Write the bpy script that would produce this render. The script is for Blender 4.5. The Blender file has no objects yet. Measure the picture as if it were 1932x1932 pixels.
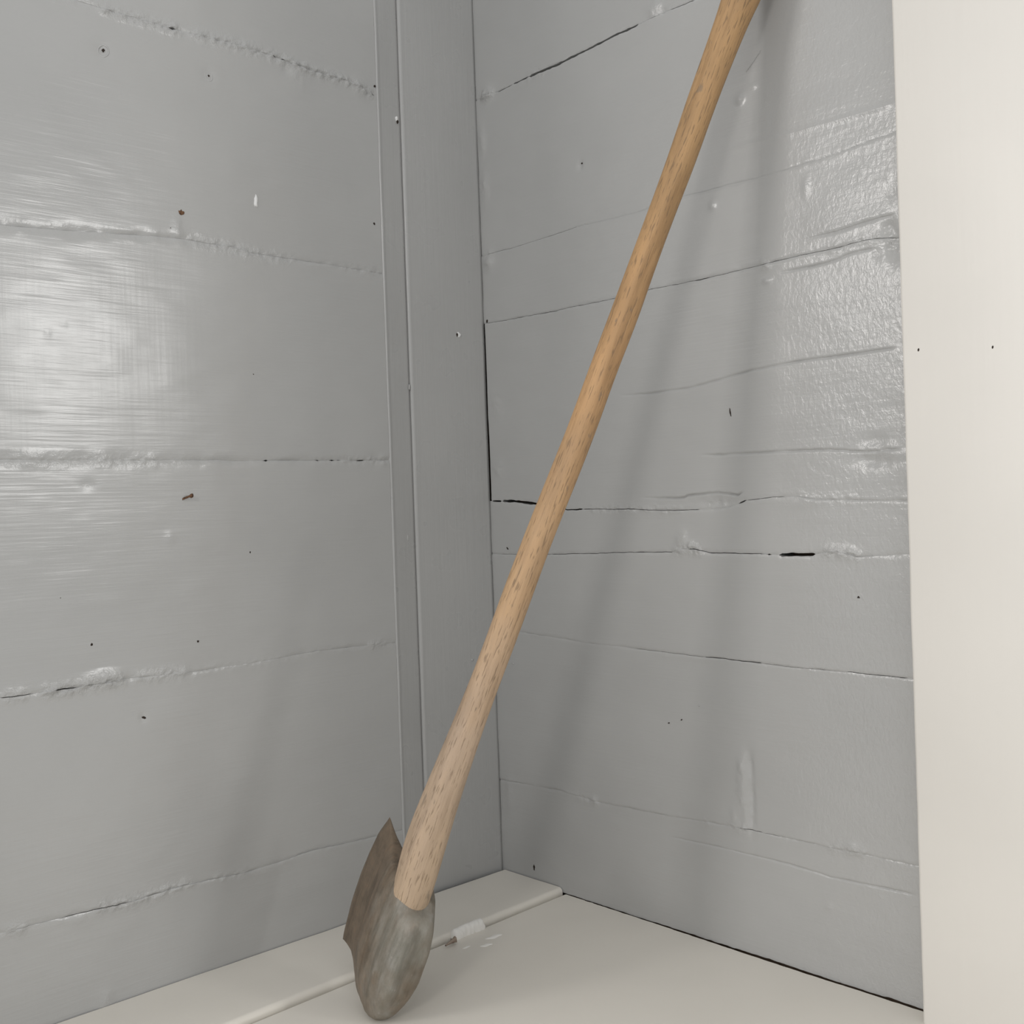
import bpy, math, random
import numpy as np
from mathutils import Matrix, Vector

random.seed(4)
SC = bpy.context.scene
COL = SC.collection

# ------------------------------------------------------------------ camera
F_PX = 2072.3
YAW, PITCH, ROLL = 0.817559, -0.005733, 0.034832


def _rot(y, p, r):
    cy, sy, cp, sp, cr, sr = math.cos(y), math.sin(y), math.cos(p), math.sin(p), math.cos(r), math.sin(r)
    return (np.array([[cy, -sy, 0], [sy, cy, 0], [0, 0, 1]])
            @ np.array([[1, 0, 0], [0, cp, -sp], [0, sp, cp]])
            @ np.array([[cr, 0, sr], [0, 1, 0], [-sr, 0, cr]]))


CM = _rot(YAW, PITCH, ROLL)              # columns: right, forward, up
CAM = np.array([0.88806538, -0.80393481, 0.40130497])
cam_d = bpy.data.cameras.new('camera')
cam_d.sensor_width = 36.0
cam_d.lens = F_PX / 1932 * 36.0
cam_d.clip_start = 0.02
cam = bpy.data.objects.new('camera', cam_d)
COL.objects.link(cam)
R3 = np.column_stack([CM[:, 0], CM[:, 2], -CM[:, 1]])
mw = Matrix([list(R3[i]) + [CAM[i]] for i in range(3)] + [[0, 0, 0, 1]])
cam.matrix_world = mw
SC.camera = cam

# ------------------------------------------------------------------ light
SC.view_settings.view_transform = 'Standard'
SC.view_settings.look = 'None'
SC.view_settings.gamma = 1.0
SC.view_settings.use_curve_mapping = False
SC.view_settings.exposure = 0.0

world = bpy.data.worlds.new('room_light')
SC.world = world
world.use_nodes = True
bg = world.node_tree.nodes['Background']
bg.inputs['Color'].default_value = (0.97, 0.98, 0.985, 1)
bg.inputs['Strength'].default_value = 0.87


def area_light(name, loc, target, w, h, power, color=(1, 1, 1)):
    d = bpy.data.lights.new(name, 'AREA')
    d.shape = 'RECTANGLE'
    d.size, d.size_y, d.energy, d.color = w, h, power, color
    o = bpy.data.objects.new(name, d)
    COL.objects.link(o)
    o.location = loc
    o.rotation_euler = (Vector(target) - Vector(loc)).to_track_quat('-Z', 'Y').to_euler()
    return o


# all behind the camera: the two windows mirrored in the gloss paint of either wall, and the room lamp that throws
# the handle's second, sharper shadow on the right wall
area_light('window_right_offscreen', (2.75, 0.60, 0.93), (0, -0.45, 0.55), 0.38, 0.46, 10.0, (1.0, 0.99, 0.97))
area_light('window_left_offscreen', (-0.56, -2.78, 1.14), (0.45, 0, 0.5), 0.66, 0.50, 18.5, (1.0, 0.965, 0.935))
area_light('room_lamp_offscreen', (1.70, -2.70, 1.40), (0.2, -0.2, 0.3), 0.42, 0.42, 14.0, (1.0, 0.97, 0.93))


# ------------------------------------------------------------------ helpers
def ray(x, y):
    return CM @ np.array([(x - 966) / F_PX, 1, (966 - y) / F_PX])


def hit(x, y, ax, val=0.0):
    """point where the sight line through a photograph pixel meets the plane axis=val"""
    d = ray(x, y)
    return CAM + d * ((val - CAM[ax]) / d[ax])


def vnoise(x, y, seed):
    """smooth 2-D value noise in -1..1"""
    xi, yi = np.floor(x).astype(np.int64), np.floor(y).astype(np.int64)
    fx, fy = x - xi, y - yi
    fx, fy = fx * fx * (3 - 2 * fx), fy * fy * (3 - 2 * fy)

    def h(a, b):
        n = (a * 374761393 + b * 668265263 + seed * 974634777) & 0xFFFFFFFF
        n = ((n ^ (n >> 13)) * 1274126177) & 0xFFFFFFFF
        return ((n ^ (n >> 16)) & 0xFFFF) / 32767.5 - 1.0
    return ((h(xi, yi) * (1 - fx) + h(xi + 1, yi) * fx) * (1 - fy)
            + (h(xi, yi + 1) * (1 - fx) + h(xi + 1, yi + 1) * fx) * fy)


def fbm(x, y, seed, octv=3):
    s, a = 0, 1.0
    for k in range(octv):
        s = s + a * vnoise(x * 2 ** k, y * 2 ** k, seed + 17 * k)
        a *= 0.5
    return s / 1.75


def make_mesh(name, verts, quads, mat, parent=None, smooth=True, attr=None):
    me = bpy.data.meshes.new(name)
    v = np.asarray(verts, np.float32).reshape(-1, 3)
    if isinstance(quads, np.ndarray):
        me.vertices.add(len(v))
        me.vertices.foreach_set('co', v.ravel())
        nf = len(quads)
        me.loops.add(nf * 4)
        me.loops.foreach_set('vertex_index', quads.astype(np.int32).ravel())
        me.polygons.add(nf)
        me.polygons.foreach_set('loop_start', np.arange(0, nf * 4, 4, dtype=np.int32))
        me.update(calc_edges=True)
    else:
        me.from_pydata([tuple(map(float, p)) for p in v], [], quads)
        me.update()
    me.polygons.foreach_set('use_smooth', [smooth] * len(me.polygons))
    if attr is not None:
        at = me.attributes.new('rough', 'FLOAT', 'POINT')
        at.data.foreach_set('value', np.asarray(attr, np.float32).ravel())
    me.materials.append(mat)
    me.validate()
    o = bpy.data.objects.new(name, me)
    COL.objects.link(o)
    if parent is not None:
        o.parent = parent
    return o


def grid_quads(nr, nc, base=0, flip=False):
    i = np.arange(nr - 1)[:, None] * nc + np.arange(nc - 1)[None, :] + base
    q = np.stack([i, i + 1, i + nc + 1, i + nc], -1).reshape(-1, 4)
    return q[:, ::-1] if flip else q


def box_mesh(name, lo, hi, mat, parent=None, bevel=0.0):
    x0, y0, z0 = lo
    x1, y1, z1 = hi
    v = [(x0, y0, z0), (x1, y0, z0), (x1, y1, z0), (x0, y1, z0), (x0, y0, z1), (x1, y0, z1), (x1, y1, z1), (x0, y1, z1)]
    f = [(0, 3, 2, 1), (4, 5, 6, 7), (0, 1, 5, 4), (1, 2, 6, 5), (2, 3, 7, 6), (3, 0, 4, 7)]
    o = make_mesh(name, v, f, mat, parent, smooth=False)
    if bevel:
        m = o.modifiers.new('bevel', 'BEVEL')
        m.width, m.segments = bevel, 3
    return o


def tag(o, label, cat, kind=None, group=None):
    o['label'] = label
    o['category'] = cat
    if kind:
        o['kind'] = kind
    if group:
        o['group'] = group
    return o


# ------------------------------------------------------------------ materials
class NT:
    def __init__(self, name):
        self.m = bpy.data.materials.new(name)
        self.m.use_nodes = True
        self.t = self.m.node_tree
        self.b = self.t.nodes['Principled BSDF']
        self.co = self.n('ShaderNodeTexCoord').outputs['Object']

    def n(self, typ, **kw):
        nd = self.t.nodes.new(typ)
        for k, v in kw.items():
            setattr(nd, k, v)
        return nd

    def l(self, a, b):
        self.t.links.new(a, b)

    def mapping(self, scale, loc=(0, 0, 0)):
        mp = self.n('ShaderNodeMapping')
        mp.inputs['Scale'].default_value = scale
        mp.inputs['Location'].default_value = loc
        self.l(self.co, mp.inputs['Vector'])
        return mp.outputs['Vector']

    def noise(self, scale, detail=3.0, rough=0.5, vec=None, loc=(0, 0, 0), dist=0.0):
        nz = self.n('ShaderNodeTexNoise')
        nz.inputs['Scale'].default_value = 1.0
        nz.inputs['Detail'].default_value = detail
        nz.inputs['Roughness'].default_value = rough
        nz.inputs['Distortion'].default_value = dist
        self.l(self.mapping(scale, loc) if vec is None else vec, nz.inputs['Vector'])
        return nz.outputs['Fac']

    def ramp(self, fac, stops):
        r = self.n('ShaderNodeValToRGB')
        el = r.color_ramp.elements
        while len(el) < len(stops):
            el.new(0.5)
        for e, (p, c) in zip(el, stops):
            e.position = p
            e.color = tuple(c) + (1,) if len(c) == 3 else c
        self.l(fac, r.inputs['Fac'])
        return r.outputs['Color']

    def mix(self, fac, a, b, typ='MIX'):
        m = self.n('ShaderNodeMix', data_type='RGBA', blend_type=typ)
        for s, v in ((0, fac), (6, a), (7, b)):
            if isinstance(v, (int, float)):
                m.inputs[s].default_value = v
            elif isinstance(v, tuple):
                m.inputs[s].default_value = v + (1,)
            else:
                self.l(v, m.inputs[s])
        return m.outputs[2]

    def math(self, op, a, b=0.0):
        m = self.n('ShaderNodeMath', operation=op)
        for s, v in ((0, a), (1, b)):
            if isinstance(v, (int, float)):
                m.inputs[s].default_value = v
            else:
                self.l(v, m.inputs[s])
        return m.outputs[0]

    def bump(self, height, strength, dist, prev=None):
        bp = self.n('ShaderNodeBump')
        if isinstance(strength, (int, float)):
            bp.inputs['Strength'].default_value = strength
        else:
            self.l(strength, bp.inputs['Strength'])
        bp.inputs['Distance'].default_value = dist
        self.l(height, bp.inputs['Height'])
        if prev is not None:
            self.l(prev, bp.inputs['Normal'])
        return bp.outputs['Normal']

    def out(self, col=None, rough=None, normal=None, spec=None, metal=None):
        for key, v in (('Base Color', col), ('Roughness', rough), ('Normal', normal),
                       ('Specular IOR Level', spec), ('Metallic', metal)):
            if v is None:
                continue
            if isinstance(v, (int, float)):
                self.b.inputs[key].default_value = v
            elif isinstance(v, tuple):
                self.b.inputs[key].default_value = v + (1,)
            else:
                self.l(v, self.b.inputs[key])
        return self.m


def gloss_paint(name, along, base, crackle=0.0, rough=0.3, streak=0.5):
    """brushed oil paint: strokes run along one axis, finer cross strokes and orange peel"""
    t = NT(name)
    s1 = [230.0] * 3
    s1[along] = 9.0
    s2 = [420.0] * 3
    s2[along] = 22.0
    sx = [14.0] * 3
    sx[along] = 260.0
    a = t.noise(tuple(s1), 4, 0.6, dist=0.15)
    b = t.noise(tuple(s2), 2, 0.5, loc=(3, 1, 7))
    cross = t.noise(tuple(sx), 2, 0.5, loc=(9, 4, 2))
    n = t.bump(a, streak, 0.0011)
    n = t.bump(b, streak * 0.8, 0.0005, n)
    n = t.bump(cross, streak * 0.35, 0.0006, n)
    if crackle:
        pe = t.noise((260, 260, 150), 3, 0.6, loc=(2, 5, 1), dist=0.6)
        sp_ = t.n('ShaderNodeSeparateXYZ')
        t.l(t.co, sp_.inputs[0])
        wx = t.math('ADD', sp_.outputs['X'], t.math('MULTIPLY', t.math('SUBTRACT', t.noise((9, 9, 8), 2, 0.5, loc=(1, 8, 3)), 0.5), 0.16))
        patch = t.ramp(wx, [(0.33, (0.06, 0.06, 0.06)), (0.43, (1, 1, 1))])
        n = t.bump(pe, t.math('MULTIPLY', patch, crackle), 0.0012, n)
    at = t.n('ShaderNodeAttribute', attribute_name='rough')
    rg = t.noise((330, 330, 330), 3, 0.65, loc=(5, 5, 5))
    n = t.bump(rg, t.math('MULTIPLY', at.outputs['Fac'], 0.7), 0.0022, n)
    tone = t.ramp(t.noise((5, 5, 7), 3, 0.55), [(0.3, tuple(c * 0.965 for c in base)), (0.7, tuple(c * 1.035 for c in base))])
    col = tone
    ro = t.ramp(t.noise((30, 30, 30), 2, 0.5), [(0.3, (rough - 0.012,) * 3), (0.7, (rough + 0.012,) * 3)])
    return t.out(col, ro, n, 0.5)


GREY = (0.385, 0.384, 0.377)
M_LEFT = gloss_paint('grey_gloss_paint_left', 1, GREY, 0.0, 0.21, 0.17)
M_RIGHT = gloss_paint('grey_gloss_paint_right', 0, GREY, 0.36, 0.23, 0.13)
M_POST = gloss_paint('grey_gloss_paint_post', 2, GREY, 0.0, 0.28, 0.2)


def satin(name, base, along, rough=0.45, st=0.2):
    t = NT(name)
    s1 = [160.0] * 3
    s1[along] = 7.0
    n = t.bump(t.noise(tuple(s1), 4, 0.6), st, 0.0008)
    n = t.bump(t.noise((240, 240, 240), 2, 0.5), st * 0.5, 0.0005, n)
    tone = t.ramp(t.noise((6, 6, 6), 3, 0.5), [(0.3, tuple(c * 0.96 for c in base)), (0.7, tuple(c * 1.02 for c in base))])
    return t.out(tone, rough, n, 0.4)


M_WHITE = satin('white_casing_paint', (0.715, 0.688, 0.643), 2, 0.42, 0.18)
M_FLOOR = satin('pale_floor_paint', (0.72, 0.685, 0.62), 1, 0.38, 0.22)
M_CAULK = satin('white_caulk', (0.84, 0.82, 0.78), 1, 0.35, 0.3)

t = NT('hole_shade_and_marks')
M_DARK = t.out((0.034, 0.026, 0.021), 0.9, None, 0.1)  # near-black colour stands in for shade inside holes; also scratch and drip marks
t = NT('raw_backing_wood')
M_BACK = t.out(t.ramp(t.noise((40, 40, 40), 3, 0.5), [(0.3, (0.12, 0.085, 0.06)), (0.7, (0.18, 0.13, 0.095))]), 0.85, None, 0.2)
t = NT('rusty_nail_iron')
M_RUST = t.out(t.ramp(t.noise((700, 700, 700), 2, 0.5), [(0.35, (0.03, 0.018, 0.012)), (0.7, (0.2, 0.1, 0.05))]), 0.75, None, 0.3)
t = NT('bare_white_primer')
M_CHIP = t.out((0.72, 0.72, 0.71), 0.4, None, 0.4)
t = NT('raw_splinter_wood')
M_SPLINTER = t.out(t.ramp(t.noise((500, 60, 500), 2, 0.5), [(0.3, (0.16, 0.11, 0.08)), (0.7, (0.4, 0.33, 0.27))]), 0.7, None, 0.2)

# handle: weathered beech, long pale end by the head, pores drawn out along the grain (local z)
t = NT('weathered_beech')
sep = t.n('ShaderNodeSeparateXYZ')
t.l(t.co, sep.inputs[0])
wear = t.math('ADD', sep.outputs['Z'], t.math('MULTIPLY', t.math('SUBTRACT', t.noise((40, 40, 14), 3, 0.6), 0.5), 0.16))
wear = t.math('MULTIPLY', wear, 1.15)
base = t.ramp(wear, [(0.0, (0.46, 0.342, 0.238)), (0.14, (0.435, 0.322, 0.23)), (0.30, (0.475, 0.31, 0.175)),
                     (0.52, (0.47, 0.28, 0.135)), (0.70, (0.40, 0.245, 0.118)), (0.92, (0.40, 0.245, 0.118))])
grain = t.ramp(t.noise((150, 150, 9), 4, 0.6, dist=0.3), [(0.25, (0.74, 0.72, 0.69)), (0.5, (1, 1, 1)), (0.8, (1.12, 1.10, 1.06))])
col = t.mix(1.0, base, grain, 'MULTIPLY')
blot = t.ramp(t.noise((45, 45, 14), 3, 0.6, loc=(4, 4, 1)), [(0.35, (0.80, 0.80, 0.80)), (0.6, (1, 1, 1))])
col = t.mix(0.8, col, blot, 'MULTIPLY')
pore_n = t.noise((850, 850, 75), 2, 0.5, loc=(1, 2, 3))
pore = t.ramp(pore_n, [(0.355, (1, 1, 1)), (0.415, (0, 0, 0))])
col = t.mix(t.math('MULTIPLY', pore, 0.55), col, (0.13, 0.085, 0.05))
stain_n = t.noise((120, 120, 50), 3, 0.6, loc=(8, 1, 5))
stain = t.ramp(stain_n, [(0.29, (1, 1, 1)), (0.35, (0, 0, 0))])
col = t.mix(t.math('MULTIPLY', stain, 0.5), col, (0.16, 0.13, 0.10))
n = t.bump(t.noise((260, 260, 18), 3, 0.6), 0.4, 0.0012)
n = t.bump(pore_n, 0.35, 0.0008, n)
M_WOOD = t.out(col, 0.55, n, 0.35)

# head: dull forged iron, brown rust on the cheek, bare grey at the poll, their light-dark contrast partly painted-in shading (local x = bit, y = thickness, z = along the haft)
t = NT('rusted_forged_iron')
sep = t.n('ShaderNodeSeparateXYZ')
t.l(t.co, sep.inputs[0])
bx = t.math('ADD', t.math('MULTIPLY', sep.outputs['X'], 9.0), t.math('MULTIPLY', t.math('SUBTRACT', t.noise((50, 50, 22), 4, 0.65), 0.5), 0.9))
rustc = t.ramp(t.noise((95, 95, 95), 4, 0.65), [(0.3, (0.125, 0.093, 0.063)), (0.55, (0.178, 0.134, 0.093)), (0.75, (0.22, 0.152, 0.098))])
ironc = t.ramp(t.noise((80, 80, 40), 4, 0.65, loc=(3, 3, 3)), [(0.3, (0.175, 0.165, 0.134)), (0.55, (0.25, 0.237, 0.205)), (0.75, (0.31, 0.30, 0.275))])
fac = t.ramp(t.math('ADD', bx, 0.3), [(0.05, (0, 0, 0)), (0.55, (1, 1, 1))])
patch = t.ramp(t.noise((26, 26, 22), 3, 0.6, loc=(2, 2, 8)), [(0.5, (0, 0, 0)), (0.68, (0.75, 0.75, 0.75))])
fac = t.math('MAXIMUM', fac, patch)
col = t.mix(fac, ironc, rustc)
streak = t.ramp(t.noise((120, 120, 16), 3, 0.6, loc=(6, 1, 1)), [(0.34, (0.62, 0.62, 0.6)), (0.5, (1, 1, 1))])
col = t.mix(0.75, col, streak, 'MULTIPLY')
fleck = t.ramp(t.noise((210, 210, 210), 2, 0.5, loc=(2, 9, 4)), [(0.74, (0, 0, 0)), (0.78, (1, 1, 1))])
col = t.mix(t.math('MULTIPLY', fleck, 0.35), col, (0.34, 0.31, 0.28))
n = t.bump(t.noise((180, 180, 180), 4, 0.65), 0.35, 0.0012)
n = t.bump(t.noise((40, 40, 30), 2, 0.5), 0.4, 0.003, n)
M_IRON = t.out(col, 0.5, n, 0.45, 0.12)


# ------------------------------------------------------------------ plank walls
class Joint:
    """a board joint or a check in a board: a line in wall coordinates (u along the wall, z up)"""

    def __init__(self, ax, pts, gaps=(), g=0.0015, w=0.003, lump=0.0003, lumps=(), step=0.0, wob=0.0005, seed=1, span=None, px=True, slope=0.0):
        P = [hit(x, y, ax) for x, y in pts] if px else [np.array([0.0, u, z]) if ax == 0 else np.array([u, 0.0, z]) for u, z in pts]
        ui = 1 if ax == 0 else 0
        uz = sorted((p[ui], p[2], q[0]) for p, q in zip(P, pts))
        self.u = np.array([a[0] for a in uz])
        self.z = np.array([a[1] for a in uz])
        self.pu = sorted((q[0], p[ui]) for p, q in zip(P, pts))
        self.gaps = [(self.u_of(a), self.u_of(b), s) for a, b, s in gaps]
        self.lumps = [(self.u_of(a), self.u_of(b), s) for a, b, s in lumps]
        self.slope = slope
        self.g, self.w, self.lump, self.step, self.wob, self.seed = g, w, lump, step, wob, seed
        self.span = None if span is None else tuple(sorted(self.u_of(q) for q in span))

    def u_of(self, px):
        return float(np.interp(px, [a for a, _ in self.pu], [b for _, b in self.pu]))

    def line(self, u):
        z = np.interp(u, self.u, self.z)
        # extend straight past the ends
        for e, k in ((0, 1), (-1, -2)):
            s = (self.z[e] - self.z[k]) / (self.u[e] - self.u[k])
            s = max(-0.06, min(0.06, s))
            m = (u < self.u[0]) if e == 0 else (u > self.u[-1])
            z = np.where(m, self.z[e] + s * (u - self.u[e]), z)
        return z + self.wob * fbm(u * 160, u * 0 + 0.3, self.seed, 3) + self.wob * 0.8 * vnoise(u * 40, u * 0 + 5.1, self.seed + 3)

    def seg(self, u, segs, soft=0.002):
        v = np.zeros_like(u)
        for a, b, s in segs:
            a, b = min(a, b), max(a, b)
            k = np.clip((u - a) / soft, 0, 1) * np.clip((b - u) / soft, 0, 1)
            v = np.maximum(v, s * k)
        return v

    def gap(self, u):
        base = self.seg(u, self.gaps)
        return base * np.clip(1.0 + 0.45 * fbm(u * 220, u * 0 + 2.2, self.seed + 9, 2), 0.1, 2)

    def amp(self, u):
        if self.span is None:
            return np.ones_like(u)
        a, b = self.span
        return np.clip((u - a) / 0.03, 0, 1) * np.clip((b - u) / 0.004, 0, 1) if False else \
            np.clip((u - a) / 0.025, 0, 1) * np.clip((b - u) / 0.006, 0, 1)


OFFS = [0.0, 0.0004, 0.0009, 0.0016, 0.0026, 0.0042, 0.0065]


def build_plank(parent, ax, u0, u1, low, high, checks, mat, seed, du=0.002, dz=0.003, dents=(), wave=0.0005, thick=0.02, tilt=0.0):
    """one board between two joints; its face is a real relief of grooves, checks, paint lumps and dents"""
    u = np.linspace(u0, u1, int((u1 - u0) / du) + 2)
    zl = low.line(u) + low.gap(u) / 2
    zh = high.line(u) - high.gap(u) / 2
    lines = [(zl, low)] + [(np.clip(c.line(u), zl + 0.0075, zh - 0.0075), c) for c in checks] + [(zh, high)]
    order = [lines[0]] + sorted(lines[1:-1], key=lambda q: float(np.mean(q[0]))) + [lines[-1]]
    rows = []
    for k in range(len(order) - 1):
        a, b = order[k][0], order[k + 1][0]
        H = b - a
        f = np.minimum(1.0, H / 0.0165)
        lowr = [a + o * f for o in OFFS]
        higr = [b - o * f for o in OFFS[::-1]]
        n = max(1, int(np.mean(H) / dz))
        s, e = lowr[-1], higr[0]
        mid = [s + (e - s) * (i / n) for i in range(1, n)]
        rows += lowr + mid + higr[:-1]
    rows.append(order[-1][0])
    Z = np.array(rows)
    U = np.broadcast_to(u, Z.shape)
    D = wave * fbm(U * 13, Z * 9, seed, 2) + wave * 0.5 * fbm(U * 30, Z * 60, seed + 5, 2) + tilt * (Z - np.mean(Z))
    R = np.zeros_like(Z)
    for zz, j in order:
        dist = np.abs(Z - zz[None, :])
        isj = (j is low) or (j is high)
        am = j.amp(u)[None, :]
        g = j.g * (0.55 + 0.45 * fbm(u * 60, u * 0 + 1, j.seed + 21, 2))[None, :] * am
        if isj:
            wide = j.w * (1 + 0.5 * vnoise(u * 90, u * 0 + 4, j.seed + 31))[None, :]
            prof = np.clip(1 - dist / wide, 0, 1) ** 1.6
        else:
            wide = j.w
            prof = np.clip(1 - dist / wide, 0, 1)
        D = D + g * prof
        if j.step and not isj:
            D = D + j.step * am * np.where(Z > zz[None, :], 1.0, 0.0) * np.clip(1 - dist / 0.05, 0, 1)
        if j.slope and not isj:
            sm = np.clip((u - j.span[0]) / 0.12, 0, 1)[None, :]
            D = D + j.slope * sm * np.maximum(0.0, Z - zz[None, :])
        lu = (j.lump + j.seg(u, j.lumps, 0.006))[None, :] * am
        near = np.exp(-(dist / 0.0045) ** 2)
        D = D - lu * near * (0.6 + 1.1 * fbm(U * 330, Z * 420, j.seed + 41, 3))
        R = np.maximum(R, np.clip(lu / 0.0020, 0, 1) * np.exp(-(dist / 0.006) ** 2))
    for (cu, cz, ru, rz, h) in dents:
        if cz > Z.min() - 0.03 and cz < Z.max() + 0.03:
            q = ((U - cu) / ru) ** 2 + ((Z - cz) / rz) ** 2
            k = np.exp(-q)
            D = D - h * k * (1 + 0.6 * fbm(U * 210, Z * 210, seed + 77, 2))
            R = np.maximum(R, 0.35 * k * min(1, abs(h) / 0.001))
    nr, nc = Z.shape
    zero = np.zeros_like(Z)

    def pts(u_, z_, d_):
        return np.stack([-d_, u_, z_], -1) if ax == 0 else np.stack([u_, d_, z_], -1)
    V = [pts(U, Z, D).reshape(-1, 3)]
    Q = [grid_quads(nr, nc, 0, flip=False)]
    A = [R.ravel()]
    off = nr * nc
    back = np.full(nc, thick)
    for r, fl in ((0, True), (nr - 1, False)):                       # lower and upper edge of the board
        e = np.stack([pts(u, Z[r], D[r]), pts(u, Z[r], back)])
        V.append(e.reshape(-1, 3))
        Q.append(grid_quads(2, nc, off, flip=fl))
        A.append(np.zeros(2 * nc))
        off += 2 * nc
    for cidx, fl in ((0, False), (nc - 1, True)):                    # the two end-grain faces
        e = np.stack([pts(U[:, cidx], Z[:, cidx], D[:, cidx]), pts(U[:, cidx], Z[:, cidx], np.full(nr, thick))])
        V.append(e.reshape(-1, 3))
        Q.append(grid_quads(2, nr, off, flip=fl))
        A.append(np.zeros(2 * nr))
        off += 2 * nr
    return make_mesh('plank', np.concatenate(V), np.concatenate(Q), mat, parent, True, np.concatenate(A))


def J(ax, pts, **k):
    return Joint(ax, pts, **k)


# ---- left wall (plane x = 0, running toward -y)
wall_left = box_mesh('wall_left', (-0.06, -0.810, -0.02), (-0.0195, 0.03, 1.30), M_BACK)
tag(wall_left, 'grey gloss-painted wall of wide horizontal planks, brush marks and filled joints', 'wall', 'structure')
LU0, LU1 = -0.810, -0.1375
L0 = J(0, [(LU0, 0.0), (LU1, 0.0)], px=False, g=0.0, w=0.002, lump=0.0001, wob=0.0004, seed=2)
L5 = J(0, [(735, 1572), (660, 1590), (590, 1605), (470, 1645), (350, 1670), (250, 1700), (100, 1735), (0, 1761)],
       gaps=[(120, 240, 0.0005)], g=0.0010, w=0.0035, lump=0.0003, lumps=[(0, 60, 0.0010), (170, 370, 0.0011), (400, 480, 0.0006)], seed=11)
L4 = J(0, [(745, 1213), (690, 1217), (600, 1228), (480, 1250), (360, 1268), (250, 1279), (140, 1297), (0, 1317)],
       gaps=[(0, 60, 0.0006), (100, 145, 0.0008)], g=0.0012, w=0.004, lump=0.0004, lumps=[(0, 60, 0.0009), (70, 240, 0.0018), (250, 360, 0.0008), (690, 730, 0.0008)], seed=13)
L3 = J(0, [(738, 868), (600, 869), (500, 869), (330, 868), (0, 867)],
       gaps=[(498, 506, 0.0016), (596, 603, 0.0010), (622, 630, 0.0013), (635, 641, 0.001), (672, 686, 0.0010)], g=0.0026, w=0.0065, lump=0.0003, lumps=[(0, 300, 0.0004), (640, 735, 0.0007)], seed=15)
L2 = J(0, [(720, 516), (640, 503), (560, 490), (480, 478), (440, 467), (400, 460), (300, 446), (200, 440), (100, 432), (0, 424)],
       g=0.0022, w=0.006, lump=0.0003, lumps=[(350, 560, 0.0009), (640, 720, 0.0006)], seed=17)
L1 = J(0, [(706, 180), (650, 152), (560, 125), (517, 107), (440, 84), (340, 58), (230, 28), (140, 0)],
       gaps=[(318, 330, 0.0018), (512, 521, 0.0015), (528, 537, 0.0018), (700, 712, 0.002)], g=0.0012, w=0.0045, lump=0.0006,
       lumps=[(180, 345, 0.0011), (360, 500, 0.0012), (500, 710, 0.0018)], seed=19)
L9 = J(0, [(LU0, 1.03), (LU1, 1.035)], px=False, seed=21)
L10 = J(0, [(LU0, 1.25), (LU1, 1.25)], px=False, seed=23)


def LP(x, y):
    p = hit(x, y, 0)
    return p[1], p[2]


def RP(x, y):
    p = hit(x, y, 1)
    return p[0], p[2]


ldents = [(*LP(195, 97), 0.006, 0.006, -0.0007), (*LP(393, 143), 0.006, 0.006, -0.0006),
          (*LP(560, 140), 0.012, 0.014, 0.0009), (*LP(680, 165), 0.01, 0.008, 0.0015), (*LP(540, 130), 0.006, 0.005, -0.0012),
          (*LP(335, 430), 0.004, 0.009, 0.0006), (*LP(163, 915), 0.006, 0.003, -0.0006), (*LP(195, 1275), 0.016, 0.004, 0.0015),
          (*LP(120, 610), 0.003, 0.003, -0.00025), (*LP(90, 630), 0.003, 0.003, -0.0002), (*LP(200, 1893), 0.006, 0.008, 0.0012),
          (*LP(270, 1354), 0.003, 0.003, -0.0007), (*LP(150, 1735), 0.01, 0.006, 0.0006), (*LP(322, 1015), 0.004, 0.004, 0.0004)]
ljs = [L0, L5, L4, L3, L2, L1, L9, L10]
left_planks = []
for k in range(len(ljs) - 1):
    left_planks.append(build_plank(wall_left, 0, LU0, LU1, ljs[k], ljs[k + 1], [], M_LEFT, 100 + k, 0.0018, 0.003 if k < 6 else 0.02,
                                   ldents, 0.00055, 0.02, random.uniform(-0.004, 0.004)))

# ---- corner board on the left wall, with its slanted filler strip
trim_1 = box_mesh('trim_1', (-0.05, -0.137, -0.01), (-0.0192, 0.0, 1.25), M_BACK)
tag(trim_1, 'grey-painted vertical corner board with a narrow filler strip in the corner', 'corner board', 'structure')


def sweep_up(name, prof, z0, z1, nz, mat, parent, amp, seed):
    """an upright strip: profile of (x, y) points carried up the wall with slight hand-painted unevenness"""
    z = np.linspace(z0, z1, nz)
    P = np.array(prof)
    X = P[None, :, 0] + 0 * z[:, None]
    Y = P[None, :, 1] + 0 * z[:, None]
    zz = z[:, None] + 0 * X
    X = X + amp * fbm(Y * 60, zz * 14, seed, 3)
    Y = Y + amp * 1.2 * vnoise(zz * 35, Y * 0 + seed, seed + 2) * (np.arange(len(P)) > 1) * (np.arange(len(P)) < len(P) - 2)
    V = np.stack([X, Y, zz], -1)
    return make_mesh(name, V.reshape(-1, 3), grid_quads(nz, len(P), 0, flip=False), mat, parent, True)


POST_X = -0.0035
ys = np.linspace(-0.1035, 0.0, 30)
prof = [(-0.018, -0.1042), (POST_X - 0.0015, -0.1042), (POST_X + 0.0006, -0.1038)] + [(POST_X, y) for y in ys[1:]] + [(-0.018, 0.0)]
sweep_up('plank', prof, 0.0, 1.25, 420, M_POST, trim_1, 0.00022, 51)
ys = np.linspace(-0.1365, -0.1052, 12)
prof = [(-0.018, -0.1375), (-0.001, -0.1375), (0.0011, -0.1368), (0.0009, -0.1352)] + \
       [(0.0002 + (POST_X - 0.0016) * (y + 0.135) / 0.03, y) for y in ys[1:]] + [(POST_X - 0.003, -0.1043), (-0.018, -0.1043)]
sweep_up('batten', prof, 0.0, 1.25, 420, M_POST, trim_1, 0.00018, 57)

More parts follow.
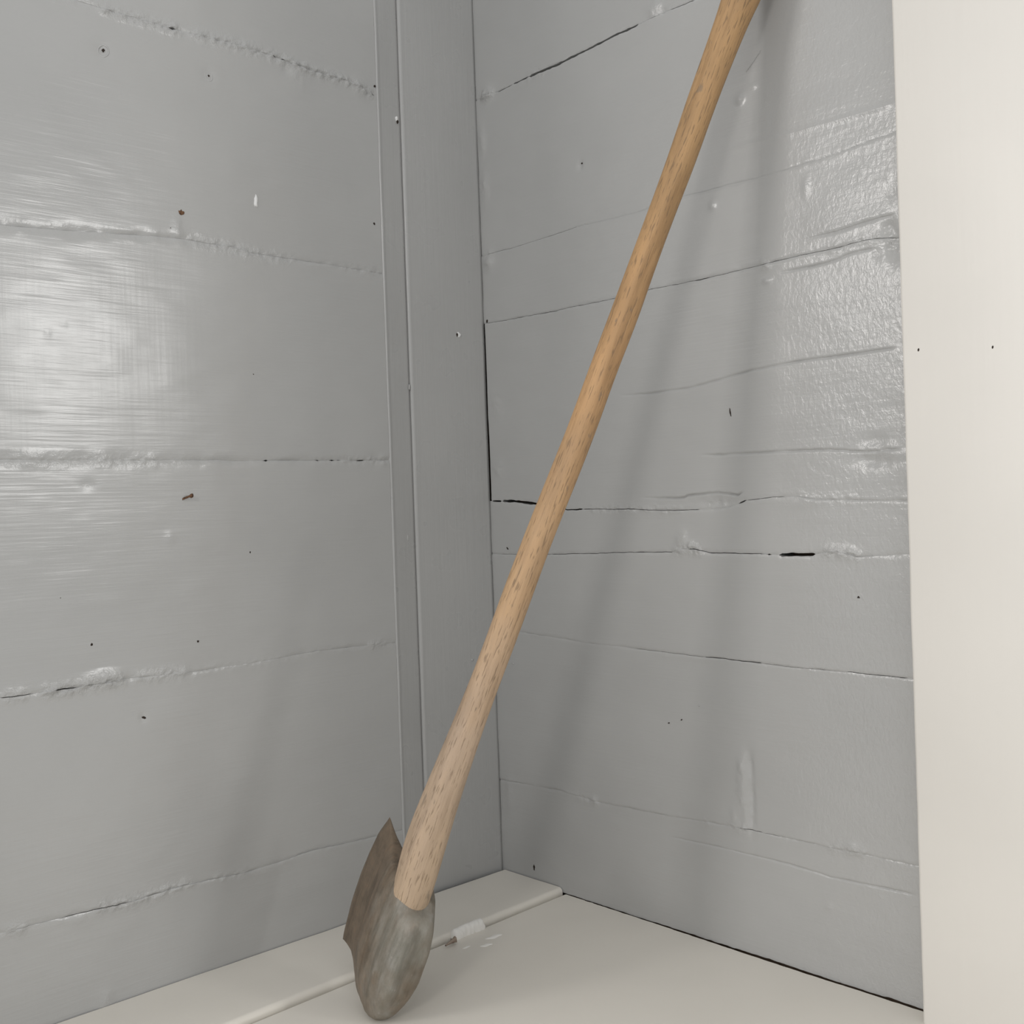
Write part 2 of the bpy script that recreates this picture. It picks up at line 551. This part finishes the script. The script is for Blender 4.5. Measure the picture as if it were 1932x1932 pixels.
# ---- right wall (plane y = 0, running toward +x)
wall_right = box_mesh('wall_right', (-0.06, 0.0205, -0.02), (0.60, 0.06, 1.30), M_BACK)
tag(wall_right, 'grey-painted wall of uneven horizontal planks with open cracks, axe leaning on it', 'wall', 'structure')
RU0, RU1 = -0.0036, 0.56
R0 = J(1, [(RU0, 0.0), (RU1, 0.0)], px=False, g=0.0, w=0.002, lump=0.0001, wob=0.0006, seed=30)
R9 = J(1, [(952, 1472), (1050, 1490), (1122, 1511), (1262, 1539), (1330, 1550), (1412, 1565), (1469, 1578), (1573, 1599), (1723, 1633)],
       gaps=[(1395, 1440, 0.0005), (1440, 1600, 0.0003)], g=0.0009, w=0.002, lump=0.0002,
       lumps=[(1080, 1130, 0.0005), (1320, 1345, 0.0005), (1370, 1420, 0.0007), (1560, 1640, 0.0009), (1700, 1723, 0.0006)], seed=31)
R8 = J(1, [(940, 1185), (983, 1192), (1107, 1213), (1242, 1229), (1366, 1243), (1521, 1261), (1713, 1279)],
       gaps=[(1200, 1330, 0.0003), (1330, 1440, 0.0007), (1440, 1560, 0.0003), (1600, 1713, 0.0005)], g=0.0010, w=0.0022, lump=0.0002, seed=33)
R7 = J(1, [(936, 1046), (1040, 1046), (1180, 1043), (1268, 1042), (1290, 1036), (1310, 1035), (1340, 1043), (1440, 1045), (1470, 1046), (1537, 1046), (1580, 1040), (1620, 1050), (1705, 1046)],
       gaps=[(945, 1040, 0.0003), (1040, 1270, 0.0005), (1300, 1440, 0.0006), (1447, 1455, 0.0012), (1470, 1538, 0.0027)], g=0.0011, w=0.003, lump=0.0002,
       lumps=[(1265, 1330, 0.0016), (1545, 1630, 0.0014)], seed=35)
R6 = J(1, [(928, 945), (970, 946), (1011, 951), (1070, 961), (1150, 960), (1270, 963), (1330, 960), (1370, 957), (1395, 949), (1406, 944), (1463, 938), (1504, 937), (1540, 943), (1700, 944)],
       gaps=[(926, 946, 0.0018), (948, 1030, 0.0026), (1030, 1100, 0.0012), (1100, 1320, 0.0005), (1393, 1408, 0.0011), (1408, 1480, 0.0004)], g=0.0010, w=0.003, lump=0.0002,
       lumps=[(1110, 1290, 0.0006), (1500, 1620, 0.0005)], seed=37)
R3j = J(1, [(918, 611), (1053, 585), (1157, 563), (1226, 547), (1332, 525), (1450, 496), (1564, 470), (1636, 453), (1689, 447)],
        gaps=[(918, 1690, 0.00045), (1310, 1340, 0.0008)], g=0.0012, w=0.0025, lump=0.0002, lumps=[(1430, 1460, 0.0008), (1560, 1700, 0.0004)], seed=39)
R2 = J(1, [(918, 481), (1008, 455), (1086, 429), (1202, 401), (1291, 371), (1458, 328), (1541, 303), (1685, 250)],
       gaps=[(918, 1090, 0.0004)], g=0.0006, w=0.0022, lump=0.00015, lumps=[(905, 930, 0.0010)], seed=41)
R1 = J(1, [(905, 187), (941, 172), (969, 158), (1053, 121), (1127, 83), (1202, 48), (1258, 22), (1310, 0)],
       gaps=[(938, 968, 0.0009), (968, 1000, 0.0018), (1000, 1205, 0.0026), (1205, 1310, 0.0009)], g=0.0010, w=0.0025, lump=0.0002,
       lumps=[(900, 935, 0.002), (990, 1030, 0.0007)], seed=43)
RT = J(1, [(RU0, 1.03), (RU1, 1.03)], px=False, seed=45)
RT2 = J(1, [(RU0, 1.25), (RU1, 1.25)], px=False, seed=47)
# checks and ridges within single boards
c10 = J(1, [(1262, 1578), (1345, 1596), (1469, 1625), (1573, 1656), (1728, 1689)], g=0.0016, w=0.0012, lump=0.0, seed=61, span=(1240, 1735))
c5 = J(1, [(1317, 860), (1449, 853), (1563, 848), (1632, 852), (1700, 846)], g=0.0022, w=0.0014, lump=0.0001, seed=63, span=(1317, 1740), lumps=[(1610, 1700, 0.0006)])
c4 = J(1, [(1149, 748), (1226, 742), (1299, 732), (1358, 716), (1418, 698), (1518, 680), (1609, 668), (1691, 656)], g=0.0020, w=0.0013, lump=0.0, seed=65, span=(1170, 1740), wob=0.0003)
c6 = J(1, [(1194, 939), (1240, 940), (1290, 939), (1297, 935), (1354, 930), (1395, 934), (1404, 941)], g=0.0030, w=0.0013, lump=0.0002, seed=67, span=(1205, 1408), wob=0.0003)
c3b = J(1, [(1465, 517), (1560, 496), (1617, 474), (1651, 455)], g=0.0018, w=0.0014, lump=0.0, seed=69, span=(1440, 1660))
c3a = J(1, [(1511, 453), (1579, 436), (1636, 417), (1689, 402)], g=0.0013, w=0.0022, lump=0.0003, seed=71, span=(1490, 1720), step=-0.0006)
c2a = J(1, [(1374, 282), (1514, 246), (1683, 197)], g=-0.0008, w=0.003, lump=0.0, seed=73, span=(1374, 1720), slope=0.05)

rdents = [(*RP(1395, 188), 0.004, 0.003, 0.0022), (*RP(1447, 186), 0.003, 0.002, 0.0010), (*RP(1420, 162), 0.004, 0.002, 0.0008),
          (*RP(1095, 312), 0.003, 0.004, -0.0010), (*RP(1345, 388), 0.003, 0.003, 0.0012), (*RP(1446, 502), 0.003, 0.003, 0.0014),
          (*RP(1447, 530), 0.004, 0.002, 0.0014), (*RP(1520, 352), 0.003, 0.006, 0.0009), (*RP(1677, 432), 0.005, 0.007, -0.0022), (*RP(1690, 462), 0.006, 0.010, -0.0040),
          (*RP(1656, 480), 0.004, 0.004, -0.0010), (*RP(1680, 362), 0.005, 0.006, -0.0008), (*RP(1287, 1018), 0.006, 0.008, 0.0016), (*RP(1303, 1030), 0.004, 0.004, 0.0020),
          (*RP(1350, 947), 0.022, 0.005, -0.0014), (*RP(1400, 1450), 0.004, 0.012, 0.0012), (*RP(1415, 1440), 0.003, 0.008, -0.0016), (*RP(1400, 1495), 0.006, 0.022, 0.0014),
          (*RP(1418, 1510), 0.0035, 0.026, -0.0022), (*RP(1385, 1540), 0.004, 0.008, 0.0010), (*RP(1650, 868), 0.014, 0.006, -0.0020), (*RP(1650, 830), 0.010, 0.004, -0.0012), (*RP(1680, 858), 0.012, 0.003, 0.0012),
          (*RP(1235, 15), 0.010, 0.008, 0.0014), (*RP(1250, 20), 0.006, 0.004, -0.0014), (*RP(918, 178), 0.008, 0.008, 0.002), (*RP(910, 265), 0.005, 0.014, 0.0012), (*RP(922, 495), 0.008, 0.008, 0.0022),
          (*RP(915, 350), 0.006, 0.016, 0.0010), (*RP(935, 770), 0.01, 0.014, 0.0008), (*RP(940, 885), 0.008, 0.008, 0.0010), (*RP(1122, 1512), 0.004, 0.004, 0.001), (*RP(960, 1490), 0.006, 0.02, 0.0007),
          (*RP(1610, 1600), 0.006, 0.004, 0.001), (*RP(1585, 1042), 0.012, 0.004, 0.0012), (*RP(1057, 1683), 0.003, 0.010, 0.0008), (*RP(1565, 1712), 0.004, 0.002, 0.0006), (*RP(1520, 950), 0.016, 0.004, 0.0007)]
rjs = [R0, R9, R8, R7, R6, R3j, R2, R1, RT, RT2]
rch = [[c10], [], [], [c6] if False else [], [c6, c5, c4], [c3a], [c2a], [], []]
rch[4] = [c6, c5, c4, c3b]
right_planks = []
for k in range(len(rjs) - 1):
    ustart = RU0 + (0.0021 if k == 4 else 0.0)
    right_planks.append(build_plank(wall_right, 1, ustart, RU1, rjs[k], rjs[k + 1], rch[k], M_RIGHT, 200 + k, 0.0016, 0.0026 if k < 8 else 0.02,
                                    rdents, 0.0006, 0.02, random.uniform(-0.006, 0.006)))

# ---- white casing board standing proud of the right wall
trim_2 = bpy.data.objects.new('trim_2', None)
COL.objects.link(trim_2)
tag(trim_2, 'broad white-painted upright casing board beside the grey plank wall', 'casing', 'structure')
PY = -0.022
xa, xb = hit(1680, 0, 1, PY), hit(1740, 1932, 1, PY)
zs = np.linspace(0.0, 1.25, 200)
xe = xa[0] + (xb[0] - xa[0]) * (zs - xa[2]) / (xb[2] - xa[2]) + 0.00045 * fbm(zs * 22, zs * 0 + 0.4, 81, 3)
prof = []
for z, x in zip(zs, xe):
    prof.append([(x, 0.03, z), (x, PY + 0.0025, z), (x + 0.0008, PY + 0.0008, z), (x + 0.0028, PY, z), (0.60, PY, z), (0.85, PY, z), (0.85, 0.03, z)])
make_mesh('plank', np.array(prof).reshape(-1, 3), grid_quads(len(zs), 7), M_WHITE, trim_2, True)
for x, y, r in ((1733, 660, 0.0012), (1873, 655, 0.0011)):
    p = hit(x, y, 1, PY)
    th = np.linspace(0, 2 * math.pi, 9)[:-1]
    vv = [(p[0] + r * 0.6 * math.cos(a), PY - 0.0002, p[2] + r * (1 + 0.3 * math.sin(2 * a)) * math.sin(a)) for a in th] + [(p[0], PY - 0.0005, p[2])]
    make_mesh('nail_hole', vv, [(i, (i + 1) % 8, 8) for i in range(8)], M_DARK, trim_2)

# ---- floor: a narrow round-nosed plank by the left wall, a broad one in front
floor = box_mesh('floor', (-0.05, -0.95, -0.06), (1.0, 0.03, -0.022), M_BACK)
tag(floor, 'pale grey-white painted plank floor with one open round-nosed joint', 'floor', 'structure')


def jx(y):                       # x of the floor joint at a given y
    return 0.0895 + (0.1035 - 0.0895) * (np.asarray(y) + 0.0118) / (-0.3773 + 0.0118)


ny = 420
Y = np.linspace(-0.95, -0.0016, ny)
x1 = jx(Y) - 0.0005 + 0.0004 * fbm(Y * 40, Y * 0, 91, 3)
cols = []
NOSE = 0.0046
for f in np.linspace(0, 1, 12):
    cols.append((0.0012 + (x1 - NOSE - 0.0012) * f, np.full(ny, 0.0050)))
for a in np.linspace(0, math.pi / 2, 8)[1:]:
    cols.append((x1 - NOSE + NOSE * math.sin(a), 0.0050 - NOSE * (1 - math.cos(a)) + 0 * Y))
cols.append((x1, np.full(ny, -0.02)))
V = np.stack([np.stack([c[0], Y, c[1] + (0.00025 * fbm(Y * 30, c[0] * 40, 93, 2) if k < 19 else 0)], -1) for k, c in enumerate(cols)], 1)
first = make_mesh('plank', V.reshape(-1, 3), grid_quads(ny, len(cols), 0, flip=True), M_FLOOR, floor, True)
# the broad plank; ragged paint edge and a widening gap along the right wall
nx = 420
lx = np.linspace(0, 1, nx)
rows_y = np.concatenate([[0.0], np.linspace(0, 1, 60)])
X0 = float(jx(-0.0118)) + 0.0016


def yedge(x):
    g = np.interp(x, [0.09, 0.14, 0.22, 0.30, 0.38, 0.5, 1.0], [0.0010, 0.0012, 0.0015, 0.0026, 0.0032, 0.0022, 0.002])
    return -g - 0.0006 * np.clip(fbm(x * 170, x * 0 + 3, 95, 3), -0.4, 1)


V = []
Yp = np.concatenate([-np.geomspace(0.0008, 0.9, 60)])
for fx in np.concatenate([np.linspace(0, 0.004, 6), np.geomspace(0.005, 0.9, 330)]):
    line = []
    for i, yy in enumerate(Yp):
        x = float(jx(yy)) + 0.0032 + fx
        ye = float(yedge(np.array([x]))[0])
        y = ye + (yy + 0.0008)
        e = 0.0009 * max(0.0, 1 - fx / 0.0022) ** 2 + 0.0006 * max(0.0, 1 - (ye - y) / 0.002) ** 2
        line.append((x, y, -e))
    V.append(line)
V = np.array(V)
V[:, :, 2] += 0.0003 * fbm(V[:, :, 0] * 12, V[:, :, 1] * 9, 97, 2)
nr, nc = V.shape[:2]
side1 = np.stack([V[:, 0], V[:, 0] * [1, 1, 0] + [0, 0, -0.02]])
side2 = np.stack([V[0], V[0] * [1, 1, 0] + [0, 0, -0.02]])
allv = np.concatenate([V.reshape(-1, 3), side1.reshape(-1, 3), side2.reshape(-1, 3)])
qq = np.concatenate([grid_quads(nr, nc, 0, flip=True), grid_quads(2, nr, nr * nc, flip=True), grid_quads(2, nc, nr * nc + 2 * nr)])
second = make_mesh('plank', allv, qq, M_FLOOR, floor, True)

# lump of white filler over the joint and a raw splinter at its end
fa, fb_ = hit(862, 1768, 2, 0.004), hit(927, 1746, 2, 0.004)
nl, na = 40, 17
V = []
for i in range(nl):
    s = i / (nl - 1)
    c = fa + (fb_ - fa) * s
    prof_h = min(1.0, s * 12, (1 - s) * 14) ** 0.5
    w = (0.0056 + 0.0012 * float(fbm(np.array([s * 5.0]), np.array([0.3]), 99, 2)[0])) * (0.45 + 0.55 * prof_h)
    h = (0.0082 + 0.0012 * float(fbm(np.array([s * 6.0]), np.array([2.3]), 98, 2)[0])) * prof_h
    for j in range(na):
        a = math.pi * j / (na - 1)
        jag = 0.0007 * float(vnoise(np.array([s * 30.0]), np.array([j * 0.6]), 94)[0])
        V.append((float(jx(c[1])) + 0.0012 + (w + jag) * math.cos(a), c[1], -0.0015 + (h + 0.002) * math.sin(a) ** 0.8 + jag * 0.4))
make_mesh('filler_lump', np.array(V), grid_quads(nl, na, 0, flip=False), M_CAULK, first, True)
for (pa, pb, wd, hh) in (((915, 1772), (948, 1762), 0.0035, 0.0006), ((905, 1786), (930, 1780), 0.0030, 0.0005), ((872, 1790), (888, 1784), 0.0018, 0.0004)):
    a0, b0 = hit(*pa, 2), hit(*pb, 2)
    V = []
    d = (b0 - a0)
    pr = np.array([-d[1], d[0], 0]) / np.linalg.norm(d)
    for i in range(14):
        s = i / 13
        for j in range(7):
            q = j / 3.0 - 1
            k = math.sin(math.pi * s) ** 0.5
            p = a0 + d * s + pr * q * wd * k * (1 + 0.4 * math.sin(9 * s + 2 * q))
            V.append((p[0], p[1], -0.0003 + (hh + 0.0003) * (1 - q * q) * k))
    make_mesh('filler_smear', np.array(V), grid_quads(14, 7, 0, flip=False), M_CAULK, second, True)
sp_a, sp_b = hit(838, 1781, 2, 0.004), hit(856, 1769, 2, 0.005)
V = []
for i in range(12):
    s = i / 11
    c = sp_a + (sp_b - sp_a) * s
    r = 0.0008 + 0.0020 * s ** 1.5 * (1 + 0.15 * math.sin(20 * s))
    for j in range(8):
        a = 2 * math.pi * j / 8
        V.append((c[0] + 0.002 + r * math.cos(a) * (1 + 0.2 * math.sin(3 * a + 4 * s)), c[1], c[2] - 0.001 + r * math.sin(a)))
V.append(tuple(sp_b + [0.002, 0.0006, -0.001]))
fcs = [(i * 8 + j, i * 8 + (j + 1) % 8, (i + 1) * 8 + (j + 1) % 8, (i + 1) * 8 + j) for i in range(11) for j in range(8)] + [(88 + j, 88 + (j + 1) % 8, 96) for j in range(8)]
make_mesh('splinter', np.array(V), fcs, M_SPLINTER, first, True)


# ------------------------------------------------------------------ nails, pocks and paint chips in the walls
def wall_pt(ax, u, z, d):
    return (d, u, z) if ax == 0 else (u, -d, z)


def owner(ax, z, u):
    js, ps = (ljs, left_planks) if ax == 0 else (rjs, right_planks)
    for k in range(len(ps)):
        if js[k].line(np.array([u]))[0] <= z < js[k + 1].line(np.array([u]))[0]:
            return ps[k]
    return ps[0]


def spot(name, ax, x, y, rx, rz, mat, h=0.0006, ang=0.0, ring=False, off=0.0, par=None, base=0.0):
    u, z = LP(x, y) if ax == 0 else RP(x, y)
    par = par or owner(ax, z, u)
    n = 12
    V, Fc = [], []
    rings = [(1.0, -0.0012), (0.85, h * 0.55), (0.5, h * 0.95)]
    rnd = random.Random(int(x * 31 + y))
    wob = [1 + rnd.uniform(-0.35, 0.30) for _ in range(n)]
    ca, sa = math.cos(ang), math.sin(ang)
    for rr, dd in rings:
        for i in range(n):
            a = 2 * math.pi * i / n
            p, q = rx * rr * wob[i] * math.cos(a), rz * rr * wob[i] * math.sin(a)
            V.append(wall_pt(ax, u + p * ca - q * sa, z + p * sa + q * ca, base + off + dd))
    V.append(wall_pt(ax, u, z, base + off + h))
    for k in range(2):
        for i in range(n):
            Fc.append((k * n + i, k * n + (i + 1) % n, (k + 1) * n + (i + 1) % n, (k + 1) * n + i))
    Fc += [(2 * n + i, 2 * n + (i + 1) % n, 3 * n) for i in range(n)]
    return make_mesh(name, np.array(V), Fc, mat, par, True)


def ring(ax, x, y, R, r):
    u, z = LP(x, y) if ax == 0 else RP(x, y)
    V, nA, nB = [], 24, 8
    for i in range(nA):
        a = 2 * math.pi * i / nA
        rr = R * (1 + 0.12 * math.sin(2 * a + x))
        for j in range(nB):
            b = 2 * math.pi * j / nB
            V.append(wall_pt(ax, u + (rr + r * math.cos(b)) * math.cos(a), z + 1.1 * (rr + r * math.cos(b)) * math.sin(a), -0.0002 + r * 0.5 * math.sin(b)))
    Fc = [(i * nB + j, i * nB + (j + 1) % nB, ((i + 1) % nA) * nB + (j + 1) % nB, ((i + 1) % nA) * nB + j) for i in range(nA) for j in range(nB)]
    return make_mesh('paint_ring', np.array(V), Fc, M_LEFT if ax == 0 else M_RIGHT, owner(ax, z, u), True)


for x, y, r in ((195, 95, 0.0013), (394, 143, 0.0009), (707, 163, 0.0014), (706, 422, 0.0013),
                (173, 1216, 0.0013), (374, 1210, 0.0010), (472, 1042, 0.0009), (322, 430, 0.0004),
                (478, 706, 0.0006), (114, 1128, 0.0007)):
    spot('nail_hole', 0, x, y, r, r, M_DARK, 0.0003)  # shallow raised domes; the dark of each hole is only their colour
ring(0, 195, 96, 0.0045, 0.0007)
ring(0, 394, 142, 0.0040, 0.0006)
spot('nail_hole', 0, 342, 401, 0.0026, 0.0024, M_RUST, 0.0005)
spot('nail_hole', 0, 272, 1354, 0.0022, 0.0012, M_DARK, 0.0002, -0.4)
# bent rusty nail sticking out of the left wall
u, z = LP(344, 942)
u2, z2 = LP(356, 936)
nail_o = owner(0, z, u)
V = []
path = [((0.0, u, z), 0.0009), ((0.002, u + (u2 - u) * 0.4, z + (z2 - z) * 0.5), 0.0010), ((0.004, u + (u2 - u) * 0.8, z + (z2 - z) * 0.9), 0.0010), ((0.0043, u2, z2), 0.0019), ((0.0055, u2 + 0.0006, z2 + 0.0003), 0.0019), ((0.006, u2 + 0.0006, z2 + 0.0003), 0.0004)]
for p, r in path:
    for j in range(8):
        a = 2 * math.pi * j / 8
        V.append((p[0] + r * 0.6 * math.sin(a), p[1] + r * 0.35 * math.sin(a), p[2] + r * math.cos(a)))
make_mesh('nail', np.array(V), [(i * 8 + j, i * 8 + (j + 1) % 8, (i + 1) * 8 + (j + 1) % 8, (i + 1) * 8 + j) for i in range(len(path) - 1) for j in range(8)], M_RUST, nail_o, True)
# paint chips
spot('paint_chip', 0, 483, 379, 0.0022, 0.0058, M_CHIP, 0.0006)
post_plank = trim_1
for x, y, rx, rz, m in ((870, 631, 0.0030, 0.0036, M_CHIP), (866, 631, 0.0010, 0.0024, M_DARK), (754, 228, 0.0012, 0.0018, M_DARK), (752, 222, 0.0016, 0.0024, M_CHIP),
                        (895, 1246, 0.0012, 0.0014, M_POST), (773, 1015, 0.0006, 0.003, M_POST), (776, 730, 0.0006, 0.003, M_POST)):
    spot('nail_hole' if m is M_DARK else 'paint_chip' if m is M_CHIP else 'paint_nib', 0, x, y, rx, rz, m, 0.0009 if m is M_DARK else 0.0006, par=trim_1, base=POST_X + 0.0004)
for x, y, rx, rz, ang, m in ((1098, 308, 0.0011, 0.0007, 0.5, M_DARK), (958, 1035, 0.0020, 0.0008, -0.75, M_DARK), (1008, 1636, 0.0013, 0.0034, 0.0, M_DARK),
                             (1378, 778, 0.0006, 0.0040, 0.1, M_DARK), (968, 1252, 0.0018, 0.0010, -0.7, M_RIGHT), (1319, 1331, 0.0010, 0.0009, 0, M_RIGHT),
                             (1420, 118, 0.0100, 0.0004, 0.75, M_RIGHT), (1262, 1364, 0.0008, 0.0006, 0.3, M_DARK), (1286, 1358, 0.0010, 0.0005, 0.6, M_DARK),
                             (919, 1472, 0.0008, 0.0012, 0, M_RIGHT), (1620, 1127, 0.0012, 0.0010, 0, M_DARK), (919, 606, 0.0012, 0.0018, 0, M_DARK), (1241, 37, 0.0016, 0.0012, 0.5, M_DARK)):
    spot('nail_hole' if m is M_DARK else 'paint_nib', 1, x, y, rx, rz, m, 0.0004, ang, base=0.0003)  # dark domes colour in hole shade, plus a slash, a scratch and a drip stain
# thin hairline tears of paint bridging the dark joint near the corner
for x, y in ((1010, 452),):
    pass

# ------------------------------------------------------------------ the axe
TB = 0.874
B = CAM + ray(785, 1690) * TB
T = hit(1396, 0, 1, -0.036)
A = (T - B) / np.linalg.norm(T - B)
PHI = math.radians(57)
fw = np.array([CM[0, 1], CM[1, 1], 0.0])
v = -math.cos(PHI) * CM[:, 0] + math.sin(PHI) * fw
BX = v - A * (v @ A)
BX /= np.linalg.norm(BX)                 # toward the bit
CY = np.cross(A, BX)                     # thickness
axe = bpy.data.objects.new('axe', None)
COL.objects.link(axe)
tag(axe, 'old long-handled axe with rusted iron head standing on the floor, leaning on the right wall', 'axe')
frame = np.column_stack([BX, CY, A])

# handle: measured width and centre line at stations down the photograph, put on the leaning axis
st = [(-62, 1378, 1462), (-52, 1372, 1462), (-30, 1368, 1450), (0, 1360.7, 1433), (50, 1344, 1411), (100, 1327, 1390), (200, 1291, 1350.6), (300, 1257.5, 1315), (400, 1221, 1275.5), (500, 1184, 1239), (600, 1147, 1205),
      (700, 1109, 1165), (800, 1073, 1130), (900, 1033, 1091.6), (1000, 993, 1051), (1100, 954, 1014), (1200, 917, 977.6), (1250, 899, 958),
      (1350, 859, 921), (1450, 817, 888.5), (1500, 796, 871.6), (1550, 775, 857), (1600, 756, 842), (1650, 743.5, 828), (1690, 736, 815), (1740, 722, 797)]


def along(y):
    """axis point whose image row is y"""
    lo, hi = -0.15, 1.25
    for _ in range(50):
        mid = (lo + hi) / 2
        c = CM.T @ (B + (T - B) * mid - CAM)
        yy = 966 - F_PX * c[2] / c[1]
        if yy > y:
            lo = mid
        else:
            hi = mid
    return c[1]


ys_ = np.array([s[0] for s in st], float)
lf = np.array([s[1] for s in st], float)
rt = np.array([s[2] for s in st], float)
yy = np.concatenate([np.linspace(-62, 1740, 150)])
cen, rad = [], []
for y in yy:
    l, r = np.interp(y, ys_, lf), np.interp(y, ys_, rt)
    d = along(y)
    cen.append(CAM + ray((l + r) / 2, y) * d)
    rad.append((r - l) * 0.935 / 2 * d / F_PX)
cen, rad = np.array(cen), np.array(rad)
k = np.ones(9) / 9
pad = lambda a: np.concatenate([np.repeat(a[:1], 4, 0), a, np.repeat(a[-1:], 4, 0)])
rad = np.convolve(pad(rad), k, 'valid')
cen = np.stack([np.convolve(pad(cen[:, i]), k, 'valid') if True else cen[:, i] for i in range(3)], 1)
loc = (cen - B) @ frame
order = np.argsort(loc[:, 2])
loc, rad = loc[order], rad[order]
# run the wood on down into the eye, and close the knob above
ext = [(loc[0] + np.array([0, 0, -d]), rad[0] * s) for d, s in ((0.055, 0.78), (0.03, 0.86), (0.012, 0.95))]
loc = np.concatenate([[e[0] for e in ext], loc])
rad = np.concatenate([[e[1] for e in ext], rad])
capz = []
for d, s in ((0.006, 0.985), (0.012, 0.93), (0.017, 0.82), (0.021, 0.62), (0.0235, 0.35), (0.0245, 0.02)):
    capz.append((loc[-1] + np.array([0, 0, d]), rad[-1] * s))
loc = np.concatenate([loc, [e[0] for e in capz]])
rad = np.concatenate([rad, [e[1] for e in capz]])
nth = 40
V = []
for c, r in zip(loc, rad):
    zf = c[2]
    for j in range(nth):
        a = 2 * math.pi * j / nth
        w = 1 + 0.012 * math.sin(3 * a + zf * 14) + 0.008 * math.sin(5 * a - zf * 31)
        V.append((c[0] + r * 1.06 * w * math.cos(a), c[1] + r * 0.97 * w * math.sin(a), c[2]))
n = len(loc)
ii, jj = np.meshgrid(np.arange(n - 1), np.arange(nth), indexing='ij')
q = np.stack([ii * nth + jj, ii * nth + (jj + 1) % nth, (ii + 1) * nth + (jj + 1) % nth, (ii + 1) * nth + jj], -1).reshape(-1, 4)
handle = make_mesh('handle', np.array(V), q, M_WOOD, axe, True)
handle['label'] = 'turned pale brown wooden handle, greyed toward the head'

# head: stations from poll to bit; each a rounded section (thickness y, height z)
st_t = np.array([0.00, 0.02, 0.06, 0.12, 0.20, 0.30, 0.40, 0.50, 0.60, 0.70, 0.80, 0.90, 0.97, 1.00])
st_w = np.array([0.0110, 0.0140, 0.0160, 0.0178, 0.0192, 0.0200, 0.0196, 0.0168, 0.0108, 0.0076, 0.0050, 0.0028, 0.0014, 0.0005])
st_top = np.array([-0.026, -0.016, -0.009, -0.005, 0.003, 0.0105, 0.0135, 0.0150, 0.0165, 0.0195, 0.0240, 0.0290, 0.0322, 0.0335])
st_bot = np.array([-0.070, -0.083, -0.092, -0.0965, -0.0985, -0.0985, -0.0965, -0.0935, -0.0880, -0.0815, -0.0780, -0.0775, -0.0780, -0.0785])
S_POLL = -0.0275
ez = np.array([-0.081, -0.073, -0.045, -0.013, 0.016, 0.0325])
es = np.array([0.0835, 0.0865, 0.0920, 0.0930, 0.0880, 0.0800])
ts = np.linspace(0, 1, 70) ** 1.0
NL = 56
def head_points(bot):
    V = []
    for tt in ts:
        w, zt, zb = np.interp(tt, st_t, st_w), np.interp(tt, st_t, st_top), np.interp(tt, st_t, bot)
        h = (zt - zb) / 2
        zc = (zt + zb) / 2
        ex = 2.9 + 0.8 * tt
        ext_ = 2.4 + 4.5 * min(1.0, tt / 0.22) * (1 - 0.6 * max(0.0, (tt - 0.5) / 0.5))
        for j in range(NL):
            a = 2 * math.pi * j / NL
            ca, sa = math.cos(a), math.sin(a)
            e_ = ext_ if sa > 0 else ex
            yv = w * math.copysign(abs(ca) ** (2 / e_), ca)
            zv = zc + h * math.copysign(abs(sa) ** (2 / e_), sa)
            edge = np.interp(zv, ez, es)
            # lower lug draws in to a blunt foot
            low = max(0.0, min(1.0, (-0.055 - zv) / 0.045))
            body = 1.0 - max(0.0, min(1.0, (tt - 0.45) / 0.25))
            yv *= 1 - 0.38 * low ** 1.3 * body
            s = S_POLL + tt * (edge - S_POLL)
            s += 0.007 * low ** 1.5 * max(0.0, 1 - tt / 0.35) - 0.010 * low ** 1.5 * max(0.0, min(1.0, (tt - 0.2) / 0.3)) * body
            V.append((s, yv, zv))
    V = np.array(V)
    return V


for _ in range(6):                      # let the foot of the head come down to the floor
    V = head_points(st_bot)
    low_z = float((V @ frame.T + B)[:, 2].min())
    st_bot = st_bot - (low_z + 0.0003) / A[2] * np.clip((0.75 - st_t) / 0.25, 0, 1)
V += 0.0004 * np.stack([fbm(V[:, 2] * 60, V[:, 1] * 60, 7, 2), fbm(V[:, 0] * 60, V[:, 2] * 60, 8, 2), fbm(V[:, 0] * 60, V[:, 1] * 60, 9, 2)], -1)
n = len(ts)
ii, jj = np.meshgrid(np.arange(n - 1), np.arange(NL), indexing='ij')
q = np.stack([ii * NL + jj, ii * NL + (jj + 1) % NL, (ii + 1) * NL + (jj + 1) % NL, (ii + 1) * NL + jj], -1).reshape(-1, 4)
faces = [tuple(int(x) for x in r) for r in q] + [tuple(range(NL - 1, -1, -1)), tuple((n - 1) * NL + j for j in range(NL))]
head = make_mesh('head', V, faces, M_IRON, axe, True)
head['label'] = 'rusted iron axe head with a long upturned bit'
m4 = Matrix([list(frame[i]) + [B[i]] for i in range(3)] + [[0, 0, 0, 1]])
axe.matrix_world = m4
